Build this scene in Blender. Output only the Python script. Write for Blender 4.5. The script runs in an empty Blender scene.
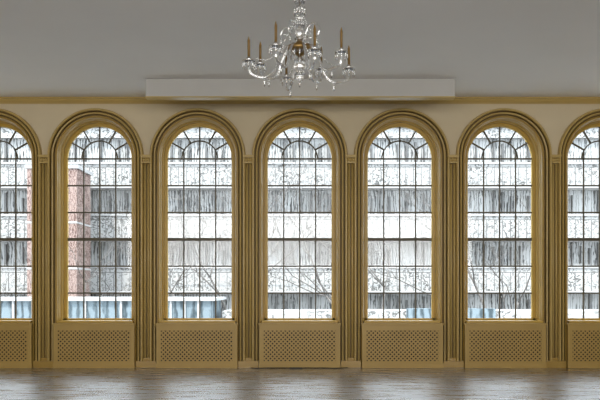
import bpy, math, random
from mathutils import Vector, Matrix
random.seed(7)
sc = bpy.context.scene
sc.view_settings.view_transform = 'Standard'
PI = math.pi

# ------------------------------------------------------------- materials
def newmat(name):
    m = bpy.data.materials.new(name); m.use_nodes = True
    return m, m.node_tree.nodes, m.node_tree.links, m.node_tree.nodes['Principled BSDF']

def paint(name, col, rough=0.5, var=0.06, scale=3.0, bump=0.0, metal=0.0):
    m, N, L, b = newmat(name)
    tc = N.new('ShaderNodeTexCoord'); nz = N.new('ShaderNodeTexNoise')
    nz.inputs['Scale'].default_value = scale; nz.inputs['Detail'].default_value = 4
    L.new(tc.outputs['Object'], nz.inputs['Vector'])
    r = N.new('ShaderNodeValToRGB')
    r.color_ramp.elements[0].position = 0.3; r.color_ramp.elements[1].position = 0.7
    r.color_ramp.elements[0].color = tuple(c*(1-var) for c in col)+(1,)
    r.color_ramp.elements[1].color = tuple(min(1, c*(1+var)) for c in col)+(1,)
    L.new(nz.outputs['Fac'], r.inputs['Fac']); L.new(r.outputs['Color'], b.inputs['Base Color'])
    b.inputs['Roughness'].default_value = rough; b.inputs['Metallic'].default_value = metal
    if bump:
        n2 = N.new('ShaderNodeTexNoise'); n2.inputs['Scale'].default_value = 60
        L.new(tc.outputs['Object'], n2.inputs['Vector'])
        bp = N.new('ShaderNodeBump'); bp.inputs['Strength'].default_value = bump; bp.inputs['Distance'].default_value = 0.01
        L.new(n2.outputs['Fac'], bp.inputs['Height']); L.new(bp.outputs['Normal'], b.inputs['Normal'])
    return m

M_wall = paint('cream_wall_paint', (0.66, 0.57, 0.40), 0.6, 0.03, 1.5, 0.05)
M_ceil = paint('ceiling_paint', (0.86, 0.86, 0.86), 0.7, 0.02, 0.6)
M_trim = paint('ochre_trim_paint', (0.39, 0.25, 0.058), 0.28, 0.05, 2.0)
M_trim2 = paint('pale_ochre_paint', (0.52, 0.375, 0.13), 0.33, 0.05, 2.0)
M_groove = paint('ochre_painted_shade', (0.20, 0.125, 0.03), 0.5, 0.05, 2.0)  # darker ochre paints shade into moulding grooves and behind the pilaster reeds
M_sash = paint('gold_sash_paint', (0.50, 0.325, 0.06), 0.35, 0.05, 3.0)
M_munt = paint('muntin_paint', (0.09, 0.075, 0.045), 0.5, 0.05, 3.0)
M_rad = paint('radiator_cover_paint', (0.46, 0.31, 0.09), 0.4, 0.04, 2.0)
M_dark = paint('dark_void', (0.04, 0.028, 0.012), 0.8, 0.1, 5)
M_white = paint('screen_housing_paint', (0.53, 0.53, 0.52), 0.5, 0.02, 2)
M_brass = paint('brass', (0.32, 0.20, 0.07), 0.3, 0.08, 20, metal=0.8)
M_candle = paint('candle_sleeve', (0.22, 0.13, 0.035), 0.5, 0.1, 30)
M_cable = paint('black_rubber', (0.03, 0.03, 0.03), 0.6, 0.1, 10)

def floor_mat():
    m, N, L, b = newmat('oak_floor')
    tc = N.new('ShaderNodeTexCoord'); mp = N.new('ShaderNodeMapping')
    L.new(tc.outputs['Object'], mp.inputs['Vector'])
    br = N.new('ShaderNodeTexBrick'); L.new(mp.outputs['Vector'], br.inputs['Vector'])
    br.inputs['Scale'].default_value = 1.0
    br.inputs['Brick Width'].default_value = 1.8; br.inputs['Row Height'].default_value = 0.24
    br.inputs['Mortar Size'].default_value = 0.008
    br.inputs['Color1'].default_value = (0.105, 0.09, 0.09, 1); br.inputs['Color2'].default_value = (0.06, 0.051, 0.052, 1)
    br.inputs['Mortar'].default_value = (0.018, 0.015, 0.015, 1)
    nz = N.new('ShaderNodeTexNoise'); mp2 = N.new('ShaderNodeMapping'); mp2.inputs['Scale'].default_value = (1.2, 7, 1)
    L.new(tc.outputs['Object'], mp2.inputs['Vector']); L.new(mp2.outputs['Vector'], nz.inputs['Vector'])
    nz.inputs['Scale'].default_value = 1.2; nz.inputs['Detail'].default_value = 5
    mx = N.new('ShaderNodeMixRGB'); mx.blend_type = 'MULTIPLY'; mx.inputs['Fac'].default_value = 0.0
    sat = N.new('ShaderNodeRGBToBW'); L.new(nz.outputs['Color'], sat.inputs[0])
    mx.blend_type = 'OVERLAY'; mx.inputs['Fac'].default_value = 0.35
    L.new(br.outputs['Color'], mx.inputs['Color1']); L.new(sat.outputs[0], mx.inputs['Color2'])
    L.new(mx.outputs['Color'], b.inputs['Base Color'])
    mr = N.new('ShaderNodeMapRange'); mr.inputs['From Min'].default_value = 0.3; mr.inputs['From Max'].default_value = 0.7
    mr.inputs['To Min'].default_value = 0.20; mr.inputs['To Max'].default_value = 0.36
    L.new(nz.outputs['Fac'], mr.inputs['Value']); L.new(mr.outputs['Result'], b.inputs['Roughness'])
    L.new(mr.outputs['Result'], b.inputs['Coat Roughness'])
    b.inputs['Specular IOR Level'].default_value = 1.0
    b.inputs['Specular Tint'].default_value = (0.86, 0.93, 1, 1)
    b.inputs['Coat Weight'].default_value = 1.0; b.inputs['Coat IOR'].default_value = 1.8
    return m
M_floor = floor_mat()

m = bpy.data.materials.new('window_glass'); m.use_nodes = True
N, L = m.node_tree.nodes, m.node_tree.links; N.clear()
o = N.new('ShaderNodeOutputMaterial'); t = N.new('ShaderNodeBsdfTransparent'); g = N.new('ShaderNodeBsdfGlossy')
t.inputs['Color'].default_value = (0.97, 0.98, 0.98, 1); g.inputs['Roughness'].default_value = 0.03
mx = N.new('ShaderNodeMixShader'); mx.inputs['Fac'].default_value = 0.05
L.new(t.outputs[0], mx.inputs[1]); L.new(g.outputs[0], mx.inputs[2]); L.new(mx.outputs[0], o.inputs['Surface'])
M_glass = m
m = bpy.data.materials.new('crystal_glass'); m.use_nodes = True
N, L = m.node_tree.nodes, m.node_tree.links; N.clear()
o = N.new('ShaderNodeOutputMaterial'); g = N.new('ShaderNodeBsdfGlass'); g.inputs['IOR'].default_value = 1.5
g.inputs['Roughness'].default_value = 0.02
gl = N.new('ShaderNodeBsdfGlossy'); gl.inputs['Roughness'].default_value = 0.12; gl.inputs['Color'].default_value = (0.95, 0.97, 1, 1)
mx = N.new('ShaderNodeMixShader'); mx.inputs['Fac'].default_value = 0.4
L.new(g.outputs[0], mx.inputs[1]); L.new(gl.outputs[0], mx.inputs[2]); L.new(mx.outputs[0], o.inputs['Surface'])
M_crystal = m

# ------------------------------------------------------------- mesh builder
class MB:
    def __init__(s): s.v = []; s.f = []; s.m = []; s.mats = []; s.sm = []
    def mi(s, mat):
        if mat not in s.mats: s.mats.append(mat)
        return s.mats.index(mat)
    def add(s, vs, fs, mat, smooth=False):
        b = len(s.v); i = s.mi(mat); s.v += [tuple(p) for p in vs]
        for f in fs: s.f.append([b+k for k in f]); s.m.append(i); s.sm.append(smooth)
    def box(s, x0, x1, y0, y1, z0, z1, mat):
        s.add([(x0,y0,z0),(x1,y0,z0),(x1,y1,z0),(x0,y1,z0),(x0,y0,z1),(x1,y0,z1),(x1,y1,z1),(x0,y1,z1)],
              [(0,3,2,1),(4,5,6,7),(0,1,5,4),(1,2,6,5),(2,3,7,6),(3,0,4,7)], mat)
    def lathe(s, prof, c, mat, n=16):
        vs = []; fs = []
        for r, z in prof:
            for k in range(n):
                a = 2*PI*k/n; vs.append((c[0]+r*math.cos(a), c[1]+r*math.sin(a), c[2]+z))
        for i in range(len(prof)-1):
            for k in range(n):
                k2 = (k+1) % n; fs.append((i*n+k, i*n+k2, (i+1)*n+k2, (i+1)*n+k))
        fs.append(tuple(range(n))[::-1]); fs.append(tuple((len(prof)-1)*n+k for k in range(n)))
        s.add(vs, fs, mat, True)
    def tube(s, pts, rad, mat, n=8):
        pts = [Vector(p) for p in pts]
        if not isinstance(rad, (list, tuple)): rad = [rad]*len(pts)
        vs = []; fs = []; up = None
        for i, p in enumerate(pts):
            d = (pts[min(i+1, len(pts)-1)] - pts[max(i-1, 0)]).normalized()
            if up is None: up = Vector((0, 0, 1)) if abs(d.z) < 0.9 else Vector((1, 0, 0))
            a = d.cross(up).normalized(); bb = a.cross(d).normalized(); up = bb
            for k in range(n):
                t = 2*PI*k/n; vs.append(p + (a*math.cos(t)+bb*math.sin(t))*rad[i])
        for i in range(len(pts)-1):
            for k in range(n):
                k2 = (k+1) % n; fs.append((i*n+k, i*n+k2, (i+1)*n+k2, (i+1)*n+k))
        fs.append(tuple(range(n))[::-1]); fs.append(tuple((len(pts)-1)*n+k for k in range(n)))
        s.add(vs, fs, mat, True)
    def arch(s, prof, z0, zc, mat, n=32, close=False, cx=0):
        path = [(1, 0, z0)] + [(math.cos(PI*k/n), math.sin(PI*k/n), zc) for k in range(n+1)] + [(-1, 0, z0)]
        vs = []; fs = []; P = len(prof)
        for (cxx, sz, zb) in path:
            for r, y in prof: vs.append((cx+cxx*r, y, zb+sz*r))
        for i in range(len(path)-1):
            for k in range(P if close else P-1):
                k2 = (k+1) % P
                fs.append((i*P+k, i*P+k2, (i+1)*P+k2, (i+1)*P+k))
        s.add(vs, fs, mat)
    def mesh(s, name):
        me = bpy.data.meshes.new(name); me.from_pydata(s.v, [], s.f)
        for mt in s.mats: me.materials.append(mt)
        me.polygons.foreach_set('material_index', s.m); me.polygons.foreach_set('use_smooth', s.sm)
        me.update()
        import bmesh
        bm = bmesh.new(); bm.from_mesh(me); bmesh.ops.recalc_face_normals(bm, faces=bm.faces); bm.to_mesh(me); bm.free()
        return me
def put(me, name, loc=(0, 0, 0), parent=None, rot=(0,0,0)):
    ob = bpy.data.objects.new(name, me); ob.location = loc; ob.rotation_euler = rot; sc.collection.objects.link(ob)
    if parent: ob.parent = parent
    return ob

# ------------------------------------------------------------- dimensions
PITCH = 2.035; ZS = 4.208; SILL = 0.93; CEIL = 5.38; NW = 9; RO = 0.76
HX = PITCH*NW/2; YB = -18.5

w = MB()
n = 24
for yy in (0.0, 0.42):
    for i in range(NW):
        cx = (i-(NW-1)/2)*PITCH; h = PITCH/2
        q = lambda a, b, c, d: w.add([a, b, c, d], [(0, 1, 2, 3)], M_wall)
        def Q(x0, x1, z0, z1): q((x0, yy, z0), (x1, yy, z0), (x1, yy, z1), (x0, yy, z1))
        Q(cx-h, cx+h, 0, SILL-0.03)
        Q(cx-h, cx-RO, SILL-0.03, ZS); Q(cx+RO, cx+h, SILL-0.03, ZS)
        Q(cx-h, cx-RO, ZS, CEIL); Q(cx+RO, cx+h, ZS, CEIL)
        for k in range(n):
            a, b = PI*k/n, PI*(k+1)/n
            p = (cx+RO*math.cos(a), yy, ZS+RO*math.sin(a)); r = (cx+RO*math.cos(b), yy, ZS+RO*math.sin(b))
            q(p, (p[0], yy, CEIL), (r[0], yy, CEIL), r)
for i in range(NW):
    cx = (i-(NW-1)/2)*PITCH
    w.arch([(RO, 0), (RO, 0.42)], SILL-0.03, ZS, M_wall, n, cx=cx)
    w.add([(cx-RO, 0, SILL-0.03), (cx+RO, 0, SILL-0.03), (cx+RO, .42, SILL-0.03), (cx-RO, .42, SILL-0.03)], [(0,1,2,3)], M_wall)
put(w.mesh('wall_front'), 'wall_front')

def boxobj(name, *a):
    b = MB(); b.box(*a); return put(b.mesh(name), name)
boxobj('floor', -HX-.2, HX+.2, YB-.2, 0.42, -0.2, 0, M_floor)
boxobj('ceiling', -HX-.2, HX+.2, YB-.2, 0.42, CEIL, CEIL+0.3, M_ceil)
boxobj('wall_left', -HX-.2, -HX, YB, 0.42, 0, CEIL, M_wall)
boxobj('wall_right', HX, HX+.2, YB, 0.42, 0, CEIL, M_wall)
boxobj('wall_back', -HX-.2, HX+.2, YB-.2, YB, 0, CEIL, M_wall)

# crown moulding along window wall
c = MB()
prof = [(0, 5.26), (-0.03, 5.26), (-0.03, 5.285), (-0.05, 5.29), (-0.08, 5.33), (-0.08, 5.345), (-0.11, 5.35), (-0.11, 5.379), (0, 5.379)]
vs = [(x, y, z) for x in (-HX, HX) for y, z in prof]; P = len(prof)
c.add(vs, [(k, (k+1) % P, P+(k+1) % P, P+k) for k in range(P)], M_trim2)
put(c.mesh('trim_1'), 'trim_1')

# ------------------------------------------------------------- window unit
W = MB()
W.arch([(0.955,-0.001),(0.955,-0.07),(0.948,-0.10),(0.935,-0.118),(0.918,-0.118),(0.905,-0.10),(0.90,-0.07)], 0.0, ZS, M_trim2, 40)
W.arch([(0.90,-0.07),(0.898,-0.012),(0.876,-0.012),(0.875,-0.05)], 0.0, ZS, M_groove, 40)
W.arch([(0.875,-0.05),(0.873,-0.075),(0.86,-0.09),(0.845,-0.085),(0.836,-0.06)], 0.0, ZS, M_trim2, 40)
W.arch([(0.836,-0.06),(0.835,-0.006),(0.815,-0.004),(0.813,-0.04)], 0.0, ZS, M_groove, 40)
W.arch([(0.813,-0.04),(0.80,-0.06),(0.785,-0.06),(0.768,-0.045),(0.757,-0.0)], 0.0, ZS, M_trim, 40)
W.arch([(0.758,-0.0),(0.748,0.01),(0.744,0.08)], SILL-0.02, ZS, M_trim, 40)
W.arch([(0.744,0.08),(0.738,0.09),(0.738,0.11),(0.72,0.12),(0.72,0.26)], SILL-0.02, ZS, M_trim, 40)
W.arch([(0.74,0.25),(0.665,0.25),(0.65,0.265),(0.65,0.33),(0.74,0.33)], SILL, ZS, M_sash, 40, close=True)
W.box(-0.74, 0.74, 0.25, 0.33, SILL-0.02, SILL+0.035, M_sash)
W.box(-0.755, 0.755, -0.12, 0.36, SILL-0.045, SILL-0.003, M_sash)
R = 0.65; y0, y1 = 0.275, 0.31; t = 0.0125
RI = R*0.56
for x in (-R/2, 0, R/2):
    top = ZS + (RI if x == 0 else math.sqrt(max(0, RI**2-x*x)))
    W.box(x-t, x+t, y0, y1, SILL, top, M_munt)
rows = 6; rh = (ZS-SILL)/rows
for k in range(1, rows+1):
    z = SILL+k*rh; tt = 0.03 if k == 3 else 0.0145
    W.box(-R, R, y0-0.004, y1+0.004, z-tt, z+tt, M_munt)
W.arch([(RI-t, y0), (RI+t, y0), (RI+t, y1), (RI-t, y1)], ZS-0.001, ZS, M_munt, 24, close=True)
for k in range(1, 6):
    a = PI*k/6; d = Vector((math.cos(a), 0, math.sin(a))); s_ = Vector((-math.sin(a), 0, math.cos(a)))
    p0 = d*RI; p1 = d*R; vs = []; tk = 0.015
    for yy in (y0, y1):
        for p in (p0, p1):
            for sg in (-1, 1):
                q_ = p+s_*sg*tk; vs.append((q_.x, yy, ZS+q_.z))
    W.add(vs, [(0,1,3,2),(4,6,7,5),(0,2,6,4),(1,5,7,3),(0,4,5,1),(2,3,7,6)], M_munt)
gv = [(-R, 0.295, SILL), (R, 0.295, SILL)] + [(R*math.cos(PI*k/32), 0.295, ZS+R*math.sin(PI*k/32)) for k in range(33)]
W.add(gv, [tuple(range(len(gv)))], M_glass)
wm = W.mesh('window')
for i in range(NW):
    put(wm, 'window_%d' % (i+1), ((i-(NW-1)/2)*PITCH, 0, 0))

# ------------------------------------------------------------- pilaster strips between casings
Pm = MB()
for i in range(NW-1):
    X = (i-(NW-2)/2)*PITCH
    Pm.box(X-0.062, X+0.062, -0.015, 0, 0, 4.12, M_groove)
    for x in (-0.034, 0.034):
        Pm.tube([(X+x, -0.035, 0.15), (X+x, -0.035, 4.11)], 0.024, M_trim2, 12)
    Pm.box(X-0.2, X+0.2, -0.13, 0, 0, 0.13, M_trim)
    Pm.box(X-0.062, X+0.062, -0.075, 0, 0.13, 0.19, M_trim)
    Pm.box(X-0.075, X+0.075, -0.13, 0, 4.06, 4.09, M_trim2)
    Pm.box(X-0.062, X+0.062, -0.075, 0, 4.09, 4.17, M_trim)
    for x in (-0.045, 0, 0.045): Pm.lathe([(0.001, -0.04), (0.02, -0.03), (0.028, 0), (0.02, 0.03), (0.001, 0.04)], (X+x, -0.09, 4.13), M_trim2, 10)
    Pm.box(X-0.095, X+0.095, -0.135, 0, 4.17, 4.195, M_trim2)
    Pm.box(X-0.115, X+0.115, -0.145, 0, 4.195, 4.225, M_trim2)
put(Pm.mesh('trim_2'), 'trim_2')

# ------------------------------------------------------------- radiator covers
Rm = MB(); hw = 0.80; yf = -0.18; H = 0.882; yb = -0.132
Rm.box(-hw-0.015, hw+0.015, yf-0.02, yb, H-0.035, H, M_rad)
Rm.box(-hw, hw, yf-0.008, yb, H-0.05, H-0.035, M_rad)
fr = [(-hw, -hw+0.075, 0.0, H-0.05), (hw-0.075, hw, 0.0, H-0.05), (-hw+0.075, hw-0.075, 0.0, 0.12), (-hw+0.075, hw-0.075, H-0.13, H-0.05)]
for a in fr: Rm.box(a[0], a[1], yf, yb, a[2], a[3], M_rad)
Rm.box(-hw-0.006, hw+0.006, yf-0.012, yb, 0.0, 0.085, M_rad)
gx0, gx1, gz0, gz1 = -hw+0.075, hw-0.075, 0.12, H-0.13
for a in [(gx0, gx0+.014, gz0, gz1), (gx1-.014, gx1, gz0, gz1), (gx0, gx1, gz0, gz0+.014), (gx0, gx1, gz1-.014, gz1)]:
    Rm.box(a[0], a[1], yf-0.006, yf, a[2], a[3], M_rad)
Rm.box(gx0, gx1, yb-0.008, yb, gz0, gz1, M_dark)
hh = gz1-gz0; step = 0.084; bw = 0.0145
def strip(xa, za, xb, zb, y):
    d = Vector((xb-xa, 0, zb-za)).normalized(); nn = Vector((-d.z, 0, d.x))*bw
    vs = []
    for yy in (y, y+0.006):
        for (px, pz) in ((xa, za), (xb, zb)):
            for sg in (-1, 1): vs.append((px+nn.x*sg, yy, pz+nn.z*sg))
    Rm.add(vs, [(0,1,3,2),(4,6,7,5),(0,2,6,4),(1,5,7,3),(0,4,5,1),(2,3,7,6)], M_rad)
x = gx0-hh
while x < gx1:
    xa, za = x, gz0
    if xa < gx0: za += gx0-xa; xa = gx0
    xb, zb = x+hh, gz1
    if xb > gx1: zb -= xb-gx1; xb = gx1
    if xb-xa > 0.02:
        strip(xa, za, xb, zb, yf+0.006)
        strip(xa, gz0+gz1-za, xb, gz0+gz1-zb, yf+0.013)
    x += step
rm = Rm.mesh('radiator_cover')
for i in range(NW):
    put(rm, 'radiator_cover' if i == 0 else 'radiator_cover.%03d' % i, ((i-(NW-1)/2)*PITCH, 0, 0))

# ------------------------------------------------------------- screen housing on ceiling
S = MB()
S.box(-2.8, 2.82, -1.46, -1.26, 5.065, CEIL-0.001, M_white)
S.box(-2.81, 2.83, -1.47, -1.25, 5.045, 5.065, M_trim2)  # ochre strip colours in the yellow light along the housing's underside
put(S.mesh('projection_screen_housing'), 'projection_screen_housing')

# ------------------------------------------------------------- cable
Cb = MB(); pts = []
for k in range(60):
    u = k/59; pts.append((-0.95+1.9*u, -0.26-0.03*math.sin(u*17)-0.02*math.sin(u*31), 0.008))
Cb.tube(pts, 0.008, M_cable, 6)
Cb.box(-0.2, 0.05, -0.35, -0.32, 0, 0.025, M_cable)
put(Cb.mesh('power_cable'), 'power_cable')

# ------------------------------------------------------------- chandelier
CH = bpy.data.objects.new('chandelier', None); sc.collection.objects.link(CH); CH.location = (-0.0, -6, 0)
def crystal(mb, x, y, z, L_=0.05, r=0.011, n=6):
    mb.lathe([(0.001, 0), (r*0.6, -L_*0.12), (r, -L_*0.6), (0.001, -L_)], (x, y, z), M_crystal, n)
stem = MB()
stem.tube([(0,0,CEIL-0.002),(0,0,5.1)], 0.008, M_brass, 8)
stem.lathe([(0.001,0),(0.07,0.0),(0.075,-0.02),(0.04,-0.05),(0.01,-0.07)][::-1], (0,0,CEIL-0.002), M_brass, 20)
stem.lathe([(0.008,5.30),(0.05,5.27),(0.03,5.22),(0.06,5.16),(0.03,5.12),(0.05,5.10),(0.06,5.07),(0.02,5.04),(0.022,5.0),(0.055,4.97),(0.022,4.93),(0.018,4.86),(0.04,4.83),(0.07,4.79),(0.05,4.72),(0.02,4.65)], (0,0,0), M_crystal, 16)
stem.lathe([(0.02,4.68),(0.05,4.66),(0.06,4.63),(0.15,4.61),(0.15,4.56),(0.07,4.54),(0.05,4.50),(0.02,4.48)], (0,0,0), M_brass, 20)
stem.lathe([(0.02,4.50),(0.03,4.46),(0.07,4.42),(0.085,4.36),(0.06,4.30),(0.03,4.27),(0.05,4.23),(0.045,4.19),(0.015,4.16),(0.018,4.13),(0.001,4.09)], (0,0,0), M_crystal, 18)
put(stem.mesh('stem'), 'stem', parent=CH)
def bez(p, n=22):
    out = []
    for i in range(n):
        u = i/(n-1)*(len(p)-1); k = min(int(u), len(p)-2); f = u-k
        P0 = p[max(k-1,0)]; P1 = p[k]; P2 = p[k+1]; P3 = p[min(k+2, len(p)-1)]
        out.append(tuple(0.5*((2*P1[j])+(-P0[j]+P2[j])*f+(2*P0[j]-5*P1[j]+4*P2[j]-P3[j])*f*f+(-P0[j]+3*P1[j]-3*P2[j]+P3[j])*f**3) for j in range(2)))
    return out
arm = MB(); can = MB(); drops = MB()
NA = 8
for k in range(NA):
    a = 2*PI*(k+0.35)/NA; ca, sa = math.cos(a), math.sin(a)
    hi = k % 2
    rad = 0.65 if not hi else 0.58; dz = 0.0 if not hi else 0.08
    prof = bez([(0.07,4.52),(0.16,4.60),(0.25,4.48),(0.33,4.28),(0.45,4.19+dz),(0.57*rad/0.62+0.03,4.23+dz),(rad,4.36+dz)], 26)
    arm.tube([(r*ca, r*sa, z) for r, z in prof], [0.019-0.005*i/25 for i in range(26)], M_crystal, 8)
    pr = bez([(0.06,4.70),(0.13,4.84),(0.22,4.87),(0.28,4.78),(0.24,4.70),(0.20,4.74)], 20)
    if hi: arm.tube([(r*ca, r*sa, z) for r, z in pr], 0.010, M_crystal, 8)
    c0 = (rad*ca, rad*sa, 4.36+dz)
    can.lathe([(0.015,-0.01),(0.06,0.0),(0.082,0.016),(0.078,0.022),(0.02,0.012)], c0, M_crystal, 16)
    can.lathe([(0.012,0.01),(0.026,0.02),(0.033,0.05),(0.026,0.065),(0.016,0.066)], c0, M_crystal, 12)
    can.lathe([(0.016,0.05),(0.016,0.27),(0.010,0.282),(0.007,0.305),(0.001,0.32)], c0, M_candle, 10)
    for j in range(8):
        b = 2*PI*j/8
        crystal(drops, c0[0]+0.072*math.cos(b), c0[1]+0.072*math.sin(b), c0[2]+0.012, 0.095, 0.012)
    for j in range(1, 19):
        u = j/19; r = 0.05+(rad-0.12)*u if not hi else 0.05+0.19*u
        z = (4.98*(1-u)+4.42*u - 0.22*math.sin(PI*u)) if not hi else 5.0*(1-u)+4.8*u-0.1*math.sin(PI*u)
        drops.lathe([(0.001,-0.011),(0.010,0),(0.001,0.011)], (r*ca, r*sa, z), M_crystal, 6)
    crystal(drops, 0.45*ca, 0.45*sa, 4.18+dz, 0.11, 0.016)
    crystal(drops, 0.24*ca, 0.24*sa, 4.70, 0.11, 0.014)
for j in range(12):
    b = 2*PI*j/12
    crystal(drops, 0.06*math.cos(b), 0.06*math.sin(b), 5.26, 0.12, 0.013)
    crystal(drops, 0.07*math.cos(b), 0.07*math.sin(b), 5.10, 0.12, 0.013)
    crystal(drops, 0.055*math.cos(b), 0.055*math.sin(b), 4.95, 0.11, 0.012)
    crystal(drops, 0.13*math.cos(b), 0.13*math.sin(b), 4.56, 0.11, 0.013)
    crystal(drops, 0.06*math.cos(b), 0.06*math.sin(b), 4.33, 0.08, 0.012)
put(arm.mesh('arms'), 'arms', parent=CH); put(can.mesh('candles'), 'candles', parent=CH); put(drops.mesh('crystal_drops'), 'crystal_drops', parent=CH)

# ------------------------------------------------------------- outside
def wavy(name, dark, light, sx, dist, thr=(0.4, 0.6), zs=0.35):
    m, N, L, b = newmat(name)
    tc = N.new('ShaderNodeTexCoord'); mp = N.new('ShaderNodeMapping'); mp.inputs['Scale'].default_value = (sx, 1, zs)
    L.new(tc.outputs['Object'], mp.inputs['Vector'])
    wv = N.new('ShaderNodeTexWave'); wv.wave_type = 'BANDS'; wv.bands_direction = 'X'
    wv.inputs['Scale'].default_value = 1.0; wv.inputs['Distortion'].default_value = dist
    wv.inputs['Detail'].default_value = 3; wv.inputs['Detail Scale'].default_value = 2.0; wv.inputs['Detail Roughness'].default_value = 0.65
    L.new(mp.outputs['Vector'], wv.inputs['Vector'])
    n2 = N.new('ShaderNodeTexNoise'); n2.inputs['Scale'].default_value = 0.7; n2.inputs['Detail'].default_value = 7
    L.new(tc.outputs['Object'], n2.inputs['Vector'])
    ad = N.new('ShaderNodeMath'); ad.operation = 'ADD'; L.new(wv.outputs['Fac'], ad.inputs[0]); L.new(n2.outputs['Fac'], ad.inputs[1])
    hf = N.new('ShaderNodeMath'); hf.operation = 'MULTIPLY'; hf.inputs[1].default_value = 0.5; L.new(ad.outputs[0], hf.inputs[0])
    r = N.new('ShaderNodeValToRGB'); r.color_ramp.elements[0].position = thr[0]; r.color_ramp.elements[1].position = thr[1]
    r.color_ramp.elements[0].color = dark+(1,); r.color_ramp.elements[1].color = light+(1,)
    L.new(hf.outputs[0], r.inputs['Fac']); L.new(r.outputs['Color'], b.inputs['Base Color'])
    b.inputs['Roughness'].default_value = 0.8; b.inputs['Specular IOR Level'].default_value = 0.2
    return m
M_f1 = wavy('painted_facade_reflections', (0.05,0.051,0.05), (0.36,0.358,0.345), 1.6, 9.0, (0.22,0.44))  # wavy bands put the glass's wobbling reflections into its colour
M_f2 = wavy('weathered_stone', (0.09,0.089,0.085), (0.37,0.365,0.35), 0.8, 16.0, (0.22,0.44), 1.2)
M_f3 = wavy('blue_glazing', (0.045,0.062,0.07), (0.16,0.20,0.22), 0.9, 8.0, (0.25,0.6))
M_fin = paint('weathered_metal', (0.085,0.084,0.08), 0.6, 0.2, 2)
M_conc = paint('pale_concrete', (0.35,0.345,0.335), 0.8, 0.12, 1.2)
M_brick = wavy('red_brick', (0.09,0.052,0.044), (0.26,0.19,0.165), 2.2, 14.0, (0.25,0.6), 1.5)
M_bark = paint('frosted_bark', (0.12,0.11,0.10), 0.9, 0.5, 6)
M_snow = paint('pale_ground', (0.33,0.335,0.34), 0.9, 0.1, 0.4)

F = MB(); Y = 34.0; TOP = 11.6
F.box(-34, 34, Y+0.6, Y+12, -6, TOP, M_f1)
F.box(-34.3, 34.3, Y-0.2, Y+12.2, TOP, TOP+0.3, M_conc)
NF = 6; FH = 3.25; ZB = -5.3
for k in range(NF):
    zb = ZB+k*FH
    if zb < TOP: F.box(-34, 34, Y+0.1, Y+0.7, zb, min(zb+1.6, TOP-0.05), M_f2)
    if zb+1.72 < TOP:
        F.box(-34, 34, Y-0.05, Y+0.12, zb+1.6, zb+1.70, M_conc)
        F.box(-34, 34, Y-0.62, Y-0.58, zb+1.28, zb+1.33, M_fin)
        F.box(-34, 34, Y-0.65, Y+0.1, zb+0.02, zb+0.14, M_conc)
        xb = -34
        while xb < 34: F.box(xb, xb+0.035, Y-0.62, Y-0.58, zb+0.14, zb+1.28, M_fin); xb += 0.5
x = -34
while x < 34:
    wd = random.choice([0.05, 0.08, 0.12])
    for k in range(NF):
        zb = ZB+k*FH; z0 = zb+1.6; z1 = min(zb+FH, TOP)
        if random.random() < 0.6 and z1 > z0:
            za = z0+random.random()*0.3; F.box(x, x+wd, Y+0.35, Y+0.6, za, z1-random.random()*0.5, M_fin)
    x += 0.55
put(F.mesh('facing_building'), 'facing_building')

B = MB()
B.box(-15.4, -12.6, 29.2, 32.2, -6, 8.3, M_brick); B.box(-15.5, -12.5, 29.1, 32.3, 8.3, 8.5, M_conc)
for k in range(4):
    B.box(-13.5, -13.1, 29.15, 29.22, -2+k*2.6, -0.6+k*2.6, M_conc)
    B.box(-15.42, -12.58, 29.17, 32.23, -2.6+k*2.6, -2.5+k*2.6, M_conc)
put(B.mesh('brick_tower'), 'brick_tower')
A = MB()
A.box(-13, -3.2, 13, 16.5, -6, 1.1, M_f3); A.box(-13.2, -3.0, 12.8, 16.7, 1.1, 1.2, M_conc)
xx = -13
while xx < -3.3: A.box(xx, xx+0.07, 12.9, 13, -6, 1.1, M_conc); xx += random.choice([0.5, 0.9, 1.3])
A.box(-2.9, 15, 14, 16.5, -6, 0.7, M_f2)
A.box(4.0, 7.2, 13.4, 14, -6, 0.8, M_f3)
put(A.mesh('low_annex'), 'low_annex')
G = MB(); G.box(-60, 60, 0.43, 80, -6.3, -6.0, M_snow); put(G.mesh('ground_outside'), 'ground_outside')

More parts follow.
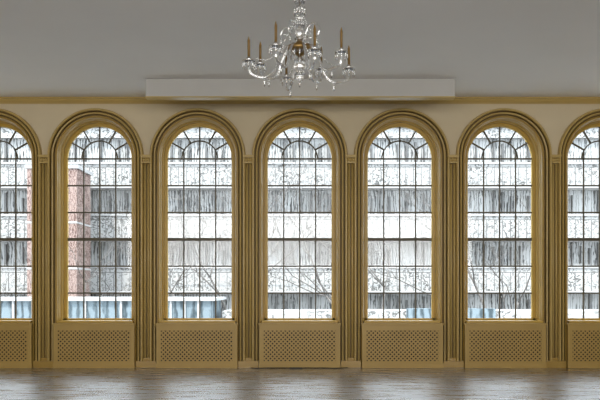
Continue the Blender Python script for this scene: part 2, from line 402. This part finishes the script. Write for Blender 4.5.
def tree(name, loc, h, seed):
    rnd = random.Random(seed); T = MB()
    def br(p, d, L_, r, lev):
        q = p; pts = [p]; rr = [r]
        for i in range(3):
            d = (d+Vector((rnd.uniform(-.18,.18), rnd.uniform(-.18,.18), rnd.uniform(-.05,.12)))).normalized()
            q = q+d*L_/3; pts.append(q); rr.append(r*(1-0.13*(i+1)))
        T.tube(pts, rr, M_bark, 5 if lev > 1 else 4)
        if lev == 0: return
        for j in range(3 if lev > 1 else 4):
            ax = Vector((rnd.uniform(-1,1), rnd.uniform(-1,1), rnd.uniform(-0.2,0.6))).normalized()
            nd = (d*0.75+ax*0.75).normalized()
            br(pts[rnd.choice([2,3,3])], nd, L_*rnd.uniform(0.6,0.8), r*0.52, lev-1)
    br(Vector((0,0,0)), Vector((0,0,1)), h*0.36, h*0.010, 5)
    put(T.mesh(name), name, loc)
tp = [(-8,23),(-2.5,23.5),(3.5,23),(9.5,23.5)]
for i, (x, y) in enumerate(tp):
    tree('bare_tree' if i == 0 else 'bare_tree.%03d' % i, (x, y, -6), 14.5+random.uniform(-1,1.5), 11+i)

# ------------------------------------------------------------- lights
wld = bpy.data.worlds.new('World'); sc.world = wld; wld.use_nodes = True
bg = wld.node_tree.nodes['Background']; bg.inputs['Color'].default_value = (0.80, 0.90, 1.0, 1); bg.inputs['Strength'].default_value = 5.3
s = bpy.data.lights.new('sun', 'SUN'); s.energy = 4.5; s.angle = 0.05; s.color = (1, 0.95, 0.88); so = bpy.data.objects.new('sun', s)
so.rotation_euler = (math.radians(42), 0, math.radians(-18)); sc.collection.objects.link(so)
def area(name, loc, sx, sy, e, rot, col):
    l = bpy.data.lights.new(name, 'AREA'); l.shape = 'RECTANGLE'; l.size = sx; l.size_y = sy; l.energy = e; l.color = col
    ob = bpy.data.objects.new(name, l); ob.location = loc; ob.rotation_euler = rot; sc.collection.objects.link(ob)
area('rear_fill_light', (0, YB+0.15, 3.6), 15, 2.4, 870, (math.radians(90), 0, 0), (1.0, 0.97, 0.93))  # unseen fill added to brighten the room; the back wall has no openings

# ------------------------------------------------------------- camera
cam = bpy.data.cameras.new('camera'); cam.lens = 48; cam.sensor_width = 36; cam.shift_y = 87/600; cam.shift_x = 0.0005
co = bpy.data.objects.new('camera', cam); co.location = (0, -16, 1.6); co.rotation_euler = (math.radians(90), 0, 0)
sc.collection.objects.link(co); sc.camera = co
